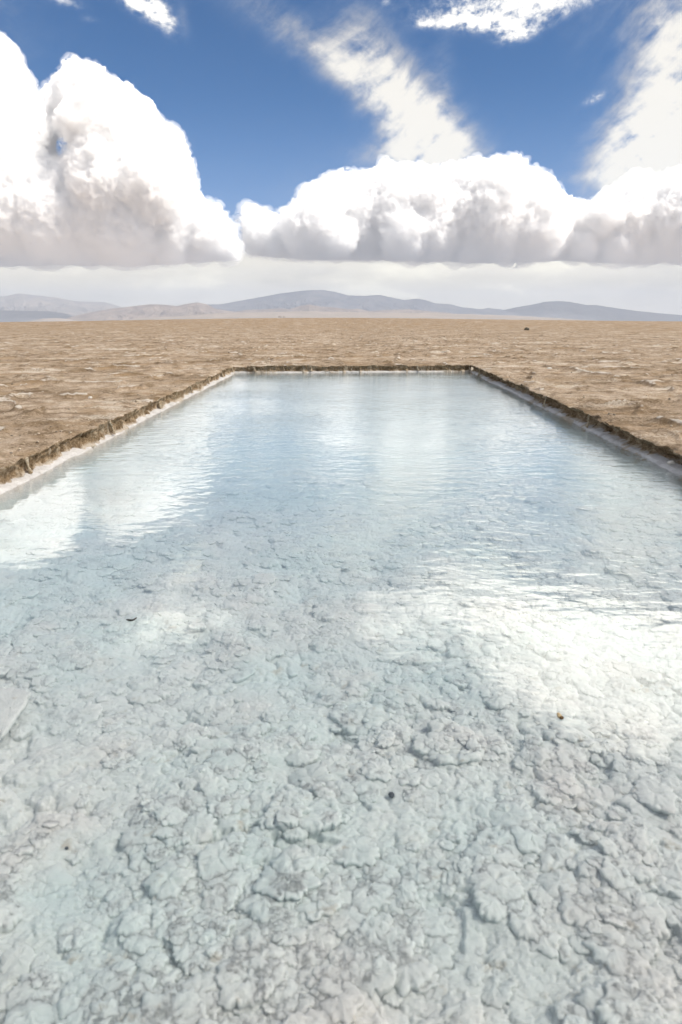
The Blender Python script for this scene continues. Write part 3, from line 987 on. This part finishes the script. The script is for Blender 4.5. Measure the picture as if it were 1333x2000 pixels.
def cloud(outline, D, base_px, seed, voxel, label, mat, extra=(), thick=1.0, hole=None, group='cumulus clouds', rmax=900):
    """cumulus: heaped spheres inside an outline of the photograph, fused, crumpled and filled with scattering vapour"""
    rng = np.random.default_rng(seed)
    k = D / 12000.0
    conv = lambda px, py: (lambda a, e: (D * math.tan(R(a)), CAM_H + D * math.tan(R(e)) / math.cos(R(a))))(*azel(px, py))
    P = np.array([conv(*p) for p in outline]); lo, hi = P.min(0), P.max(0)
    pts = rng.uniform(lo, hi, (7000, 2)); pts = pts[in_poly(P, pts)]; d = poly_dist(P, pts)
    if hole is not None:
        hc = np.array(conv(*hole[:2])); hr = hole[2] / 1333.0 * D
        dh = np.hypot(*(pts - hc).T) - hr; pts, d = pts[dh > 20], np.minimum(d, dh)[dh > 20]
    kept = []
    for i in np.argsort(-d):
        r = min(d[i], rmax * k)
        if r < 60 * k: continue
        if all(np.hypot(*(pts[i] - c)) > 0.36 * max(r, rr) + 35 * k for c, rr in kept): kept.append((pts[i], r))
    l1 = np.array([(c[0], D + rng.normal() * 300 * k * min(1, r / (450 * k)) * thick, c[1], r) for c, r in kept])

    def children(par, n, k0, k1, sink):
        res = []
        for x, y, z, r in par:
            for _ in range(n):
                v = rng.normal(size=3); v /= np.linalg.norm(v)
                if rng.random() < .7: v[2] = abs(v[2])
                if rng.random() < .7: v[1] = -abs(v[1])
                rr = r * rng.uniform(k0, k1)
                res.append((x + v[0] * (r - rr * sink), y + v[1] * (r - rr * sink), z + v[2] * (r - rr * sink), rr))
        return np.array(res)
    l1[:, 0] *= l1[:, 1] / D; l1[:, 2] *= l1[:, 1] / D
    l2 = children(l1, 10, .24, .46, .9); l3 = children(l2[l2[:, 3] > 70 * k], 5, .28, .5, .45); l4 = children(l3[l3[:, 3] > 50 * k], 4, .3, .55, .4)
    S = np.concatenate([l1, l2, l3, l4]); S = S[S[:, 3] > voxel * 1.2]
    if hole is not None:
        S = S[np.hypot(S[:, 0] * D / S[:, 1] - hc[0], S[:, 2] * D / S[:, 1] - hc[1]) > hr + S[:, 3] * 0.85]
    vs, fs, n = [], [], 0
    for x, y, z, r in S:
        v, f = ICO[3 if r > 250 * k else 2]
        vs.append(v * r + [x, y, z]); fs.append(f + n); n += len(v)
    v = np.concatenate(vs); f = np.concatenate(fs)
    zb = CAM_H + D * math.tan(R(azel(600, base_px)[1]))
    zv = zb + fbm(v[:, 0] / (1100 * k), v[:, 1] / (7000 * k), octaves=5, gain=0.6, seed=seed) * 190 * k
    v[:, 2] = np.where(v[:, 2] < zv, zv + (v[:, 2] - zv) * 0.12, v[:, 2])
    o = link('cumulus_cloud', mesh_np('cumulus_cloud', v, f))
    md = o.modifiers.new('fuse', 'REMESH'); md.mode = 'VOXEL'; md.voxel_size = voxel
    dg = bpy.context.evaluated_depsgraph_get()
    me = bpy.data.meshes.new_from_object(o.evaluated_get(dg)); o.modifiers.clear(); old = o.data; o.data = me; bpy.data.meshes.remove(old)
    me.name = 'cumulus_cloud'
    nv = len(me.vertices)
    co = np.empty(nv * 3, np.float32); me.vertices.foreach_get('co', co); co = co.reshape(-1, 3).astype(float)
    nn = np.empty(nv * 3, np.float32); me.vertices.foreach_get('normal', nn); nn = nn.reshape(-1, 3)
    q = co / (250.0 * k)
    b = 0.25 - np.abs(vnoise(*q.T, seed=5)); b2 = 0.25 - np.abs(vnoise(*(q * 2.3).T, seed=6)); b3 = vnoise(*(q * 5.1).T, seed=7)
    up = np.clip((co[:, 2] - zb) / (450 * k), 0.12, 1)
    co += nn * ((b * 120 + b2 * 66 + b3 * 36) * k * up)[:, None]
    me.vertices.foreach_set('co', co.astype(np.float32).ravel()); me.update()
    me.materials.append(mat)
    tag(o, label, 'cloud', group)
    # thin vapour round it: feathers the outline
    fr2 = me.copy(); fr2.name = 'cloud_fringe'
    out = co + nn * ((42 + 120 * vnoise(*(co / (380 * k)).T, seed=8)).clip(8) * k)[:, None]
    fr2.vertices.foreach_set('co', out.astype(np.float32).ravel()); fr2.update()
    fr2.materials.clear(); link('cloud_fringe', fr2, FRINGE, o)
    return o


FRINGE = cloud_mat(0.0014, 'fringe_vapour')
VAPOUR = cloud_mat(0.012)
VAPOUR_FAR = cloud_mat(0.0045, 'thin_cloud_vapour')
LEFT_TOP = [(-420, 200), (-250, 150), (-60, 165), (0, 172), (50, 186), (84, 184), (104, 165), (118, 136), (150, 117), (196, 128), (226, 160), (262, 174), (298, 202), (316, 242), (348, 266), (366, 294), (378, 322), (374, 348), (396, 392), (428, 396), (446, 428), (466, 458), (478, 490), (478, 510), (260, 520), (0, 522), (-420, 522)]
cloud(LEFT_TOP, 16500, 520, 1, 24, 'towering white cumulus with a flat grey base on the left', VAPOUR, hole=(121, 288, 19))
cloud([(-420, 60), (-150, 40), (-60, 52), (0, 68), (28, 102), (58, 142), (66, 170), (40, 230), (-60, 300), (-420, 300)], 20500, 330, 4, 34, 'grey white cloud behind the tall left cumulus', VAPOUR_FAR)
cloud([(470, 420), (476, 402), (490, 394), (510, 406), (545, 426), (575, 398), (600, 353), (618, 358), (652, 338), (690, 350), (722, 333), (760, 322), (800, 326), (850, 333), (880, 320), (930, 315), (985, 309), (1013, 324), (1042, 337), (1074, 346), (1092, 376), (1125, 395), (1165, 396), (1200, 366), (1240, 340), (1290, 350), (1340, 335), (1450, 300), (1650, 320), (1650, 522), (1330, 520), (1150, 514), (1000, 515), (820, 513), (560, 506), (480, 498)], 18500, 512, 2, 26, 'long bank of white cumulus heads across the middle and right of the sky', VAPOUR)


def build_veil():
    """unseen thin cloud added between the sun and the pool: softens and dims the light on the plain"""
    h = 2600.0
    rr = h / math.tan(R(SUN_EL))
    c = np.array([rr * math.sin(R(SUN_AZ)), rr * math.cos(R(SUN_AZ)), h])
    v, f = ICO[3]
    k = 1 + fbm(v[:, 0] * 1.6, v[:, 1] * 1.6, v[:, 2] * 1.6, octaves=4, seed=33) * 0.35
    o = link('sun_dimming_cloud', mesh_np('sun_dimming_cloud', v * k[:, None] * np.array([1700, 1500, 320]) + c, f), cloud_mat(VEIL_D, 'veil_vapour'))
    tag(o, 'unseen thin cloud added to dim and soften the sun on the plain', 'cloud')


VEIL_D = 0.0016  # density of the added unseen cloud: how far it dims the plain
build_veil()
# ------------------------------------------------------------------ people on the horizon
def flat_mat(name, c, rough=0.8, var=0.12, scale=20.0):
    m, t, b = new_mat(name, rough, 0.3)
    x, y, z = obj_xyz(t)
    nn = noise3(x, y, z, scale, 3, 0.6, 1.0)
    t.links.new(ramp(nn, [(0.3, tuple(v * (1 - var) for v in c)), (0.7, tuple(v * (1 + var) for v in c))]), b.inputs['Base Color'])
    return m


def skin_mesh(name, joints, bones, mat, parent=None, sub=1):
    """continuous surface grown round a skeleton: joints = {name: (x, y, z, rx[, ry])}"""
    keys = list(joints); idx = {k: i for i, k in enumerate(keys)}
    me = bpy.data.meshes.new(name)
    me.from_pydata([joints[k][:3] for k in keys], [(idx[a], idx[b]) for a, b in bones], [])
    o = bpy.data.objects.new(name, me); COL.objects.link(o)
    md = o.modifiers.new('skin', 'SKIN'); md.use_smooth_shade = True
    for k in keys:
        sv = me.skin_vertices[0].data[idx[k]]
        r = joints[k][3:]; sv.radius = (r[0], r[-1]); sv.use_root = (k == keys[0])
    sd = o.modifiers.new('smooth', 'SUBSURF'); sd.levels = sub; sd.render_levels = sub
    dg = bpy.context.evaluated_depsgraph_get()
    m2 = bpy.data.meshes.new_from_object(o.evaluated_get(dg)); o.modifiers.clear(); o.data = m2; bpy.data.meshes.remove(me)
    m2.name = name; m2.materials.append(mat)
    if parent is not None: o.parent = parent
    return o


def person(px, z_up, D, rz, label, shirt_c, trouser_c, hair_c, skin_c, pose):
    a, _ = azel(px, 622)
    x, y = D * math.tan(R(a)), D
    gz = float(plain(np.array([x]), np.array([float(y)]))[0])
    st = pose.get('stride', 0.12); sw = pose.get('swing', 0.15)
    J = {'pelvis': (0, 0, .93, .15, .11), 'belly': (0, 0, 1.08, .135, .10), 'chest': (0, 0, 1.30, .165, .115), 'neck': (0, .01, 1.47, .055), 'jaw': (0, -.02, 1.56, .065, .08), 'head': (0, -.005, 1.64, .078, .095), 'crown': (0, .01, 1.71, .055, .07)}
    B = [('pelvis', 'belly'), ('belly', 'chest'), ('chest', 'neck'), ('neck', 'jaw'), ('jaw', 'head'), ('head', 'crown')]
    for s, n in ((-1, 'r'), (1, 'l')):
        J.update({n + 'sh': (.18 * s, 0, 1.42, .062), n + 'el': (.25 * s, .03 - sw * s * .5, 1.14, .042), n + 'wr': (.26 * s, -.06 - sw * s, .91, .030), n + 'palm': (.26 * s, -.08 - sw * s, .84, .038, .02),
                  n + 'hip': (.10 * s, 0, .86, .095), n + 'kn': (.11 * s, -.03 - st * s * .5, .49, .060), n + 'an': (.11 * s, .03 - st * s, .09, .042), n + 'heel': (.11 * s, .05 - st * s, .04, .04), n + 'toe': (.12 * s, -.13 - st * s, .03, .035)})
        B += [('chest', n + 'sh'), (n + 'sh', n + 'el'), (n + 'el', n + 'wr'), (n + 'wr', n + 'palm'), ('pelvis', n + 'hip'), (n + 'hip', n + 'kn'), (n + 'kn', n + 'an'), (n + 'an', n + 'heel'), (n + 'heel', n + 'toe')]
        for q in range(5):
            fx = (-.028 + .016 * q) if q < 4 else .04
            J[n + 'f%d' % q] = (.26 * s + fx * .3, -.08 - sw * s + fx, (.76, .745, .75, .765, .80)[q], .009)
            B.append((n + 'palm', n + 'f%d' % q))
    o = skin_mesh('person', J, B, flat_mat('skin', skin_c))
    sj = {k: J[k] for k in ('belly', 'chest', 'rsh', 'lsh', 'rel', 'lel')}
    sj['hem'] = (0, 0, .90, .165, .13)
    g = lambda v, d: v[:3] + tuple(r + d for r in v[3:])
    sj = {k: (g(v, .022) if k != 'hem' else v) for k, v in sj.items()}
    skin_mesh('shirt', sj, [('hem', 'belly'), ('belly', 'chest'), ('chest', 'rsh'), ('chest', 'lsh'), ('rsh', 'rel'), ('lsh', 'lel')], flat_mat('shirt_cloth', shirt_c), o)
    legs = pose.get('legs', ('rkn', 'lkn', 'ran', 'lan'))
    tj = {'pelvis': g(J['pelvis'], .02)}; tb = []
    for n in 'rl':
        tj[n + 'hip'] = g(J[n + 'hip'], .02); tj[n + 'kn'] = g(J[n + 'kn'], .022); tb += [('pelvis', n + 'hip'), (n + 'hip', n + 'kn')]
        if n + 'an' in legs: tj[n + 'an'] = g(J[n + 'an'], .025); tb.append((n + 'kn', n + 'an'))
    skin_mesh('trousers', tj, tb, flat_mat('trouser_cloth', trouser_c), o)
    skin_mesh('hair', {'a': (0, .01, 1.70, .085, .10), 'b': (0, .06, 1.62, .075, .06), 'c': (0, .07, 1.55, .05, .04)}, [('a', 'b'), ('b', 'c')], flat_mat('hair', hair_c), o)
    o.location = (x, y, gz - 0.02 + z_up); o.rotation_euler = (0, 0, rz)
    tag(o, label, 'person', 'people far out on the salt flat')
    return o


person(545.7, 0, 470, .6, 'person in dark navy clothes, leftmost of the tiny trio on the horizon', (.012, .02, .045), (.03, .03, .05), (.02, .015, .01), (.35, .2, .13), {'legs': ()})
person(549.2, 0, 472, -1.1, 'person in blue grey clothes, middle of the tiny trio on the horizon', (.015, .02, .05), (.03, .022, .025), (.02, .015, .01), (.35, .2, .13), {'swing': .05})
person(555.0, 0, 474, 2.2, 'person in dull mauve clothes, set apart right of the other two on the horizon', (.04, .018, .022), (.025, .014, .014), (.03, .02, .012), (.35, .2, .13), {'stride': .05})


# ------------------------------------------------------------------ loose things
def stone(name, x, y, z, size, mat, seed, label=None, cat=None, sub=3, rough=.35, flat=False, group=None):
    v, f = ICO[sub]
    s = np.array(size) / 2.0
    k = 1 + fbm(v[:, 0] * 1.1 + seed, v[:, 1] * 1.1, v[:, 2] * 1.1, octaves=4, gain=.55, seed=seed) * rough * 1.6
    v = np.round(v * k[:, None] * 5) / 5 * 0.35 + v * k[:, None] * 0.65 if flat else v * k[:, None]
    me = mesh_np(name, v * s, f)
    if flat: me.polygons.foreach_set('use_smooth', np.zeros(len(f), dtype=bool))
    o = link(name, me, mat)
    o.location = (x, y, z)
    tag(o, label, cat, group)
    return o


def gz(x, y): return float(ground_z(np.array([float(x)]), np.array([float(y)]), np.array([2.0]))[0])
def bz(x, y): return float(bed_height(np.array([float(x)]), np.array([float(y)]))[2][0])


ROCK = flat_mat('dark_stone', (.085, .075, .055), .9, .45, 6.0)
SALT = flat_mat('white_salt_lump', (.66, .62, .56), .8, .15, 40.0)
BLACK = flat_mat('black_stone', (.012, .014, .02), .5, .3, 60.0)

x, y = at_px(1029, 646, 0.0)
y0 = y
for _ in range(12):                                  # find where that sight line meets the swell of the plain
    x, y = at_px(1029, 646, gz(x, y))
stone('rock', x, y, gz(x, y) + .14, (.66, .5, .46), ROCK, 3, 'dark lone rock standing out on the far salt flat', 'rock', flat=True)
x, y = at_px(177, 777, 0.0)
stone('salt_lump', x, y, gz(x, y) + .015, (.075, .06, .06), SALT, 5, 'small white salt lump lying on brown crust left of the pool', 'salt lump')
x, y = at_px(1073, 721, 0.0)
stone('salt_lump', x, y, gz(x, y) + .02, (.15, .09, .07), SALT, 9, 'white salt lump lying on the flat right of the far pool corner', 'salt lump')
x, y = at_px(1311, 906, WATER_Z + .06)
stone('salt_lump', x, y, WATER_Z + .075, (.10, .055, .05), SALT, 12, 'pale pointed salt lump on the ledge under the right bank', 'salt lump')
# pebbles on the bed
for px, py, sz, sd, lab in ((765, 1560, .024, 15, 'black pebble in a cleft of the white bed, near the lower middle'), (131, 1659, .013, 17, 'tiny dark pebble on the white bed at lower left'), (1016, 1428, .010, 19, 'tiny dark pebble on the white bed beside the floating husk')):
    x, y = at_px(px, py, WATER_Z - .10)
    for _ in range(6): x, y = at_px(px, py, bz(x, y))
    stone('pebble', x, y, bz(x, y) + sz * .35, (sz, sz * .9, sz), BLACK, sd, lab, 'pebble', sub=2)
# dark curved twig afloat
x, y = at_px(257, 1212, WATER_Z)
L = 0.052
pts = [(-L * .55, 0, .004), (-L * .35, -.002, .003), (-L * .1, -.004, .002), (.1 * L, -.004, .002), (.3 * L, -.001, .004), (.45 * L, .006, .008), (.56 * L, .012, .011)]
v, f = tube(pts, [.0025, .0055, .0065, .0065, .0055, .005, .003], 8, .3, 3)
o = link('twig', mesh_np('twig', v, f), flat_mat('wet_bark', (.02, .016, .012), .4, .3, 200.0)); o.location = (x, y, WATER_Z + .002)
tag(o, 'dark curved bit of twig afloat on the left of the water', 'twig')
# tan husk afloat
x, y = at_px(1093, 1401, WATER_Z)
v, f = ICO[3]
k = 1 + fbm(v[:, 0] * 2, v[:, 1] * 2, v[:, 2] * 2, octaves=3, seed=8) * .3
hv = v * k[:, None] * np.array([.0105, .017, .007]); hv[:, 2] += np.where(hv[:, 1] > 0, hv[:, 1] * .4, 0)
o = link('husk', mesh_np('husk', hv, f), flat_mat('tan_husk', (.42, .32, .18), .7, .25, 120.0)); o.location = (x, y, WATER_Z + .006); o.rotation_euler = (.15, 0, .35)
tag(o, 'tan seed husk with a brown tip afloat on the right of the pool', 'husk')
tip = link('husk_tip', mesh_np('husk_tip', v * np.array([.0108, .0085, .0078]) + np.array([.002, -.0115, .0005]), f), flat_mat('brown_tip', (.085, .045, .012), .6, .3, 150.0), o)
tip['label'] = 'dark brown tip'


# tilted salt plate at the left edge of the bed
def build_plate():
    out = [(-30, 1352), (10, 1345), (45, 1349), (60, 1355), (57, 1368), (50, 1380), (30, 1406), (14, 1428), (2, 1442), (-30, 1470)]
    P = np.array([at_px(px, py, WATER_Z - .035) for px, py in out])
    c = P.mean(0)
    n = 96
    seg = np.linspace(0, len(P), n, endpoint=False); i = seg.astype(int); w = (seg - i)[:, None]
    ring = P[i] * (1 - w) + P[(i + 1) % len(P)] * w
    jag = fbm(ring[:, :1] * 30, ring[:, 1:] * 30, octaves=4, gain=.65, seed=7) * .022
    rows = []
    for q, dz in ((0.02, .000), (.25, .001), (.5, 0), (.75, -.001), (.93, -.002), (1.0, -.008), (.985, -.020), (.9, -.026), (.5, -.028)):
        r_ = c + (ring + jag * q ** 5 - c) * q
        rows.append(np.column_stack([r_, WATER_Z - .022 + dz + (r_[:, 1] - c[1]) * .02 + fbm(r_[:, 0] * 14, r_[:, 1] * 14, octaves=5, gain=.65, seed=9) * .010]))
    g = np.stack(rows)
    o = link('salt_plate', mesh_np('salt_plate', g.reshape(-1, 3), grid_faces(g.shape[0], n, True)), bpy.data.materials['white_salt'])
    tag(o, 'smooth flat plate of salt tilted on the bed at the left edge', 'salt plate')


build_plate()


# crumbs of salt and soil scattered on the banks
def build_crumbs():
    rng = np.random.default_rng(77)
    v0, f0 = ICO[1]
    vs, fs, n = [], [], 0
    ys_ = 5.5 + (rng.random(1500) ** 1.7) * 60
    sd = rng.random(1500) < .5
    off = rng.random(1500) ** 1.6 * (2 + ys_ * .6)
    xs_ = np.where(sd, x_left(ys_) - .1 - off, x_right(ys_) + .1 + off)
    zs_ = ground_z(xs_, ys_, np.full_like(xs_, .7))
    for x, y, z in zip(xs_, ys_, zs_):
        s = rng.uniform(.006, .016) * (1 + y * .03)
        v = v0 * (1 + rng.normal(size=(len(v0), 1)) * .25) * s * np.array([1.2, 1.0, .6])
        vs.append(v + [x, y, z + s * .2]); fs.append(f0 + n); n += len(v0)
    m = flat_mat('crumb_salt', (.40, .33, .25), .9, .6, 3.0)
    tag(link('salt_crumbs', mesh_np('salt_crumbs', np.concatenate(vs), np.concatenate(fs)), m), 'crumbs of salt and soil on the banks', kind='stuff')


build_crumbs()
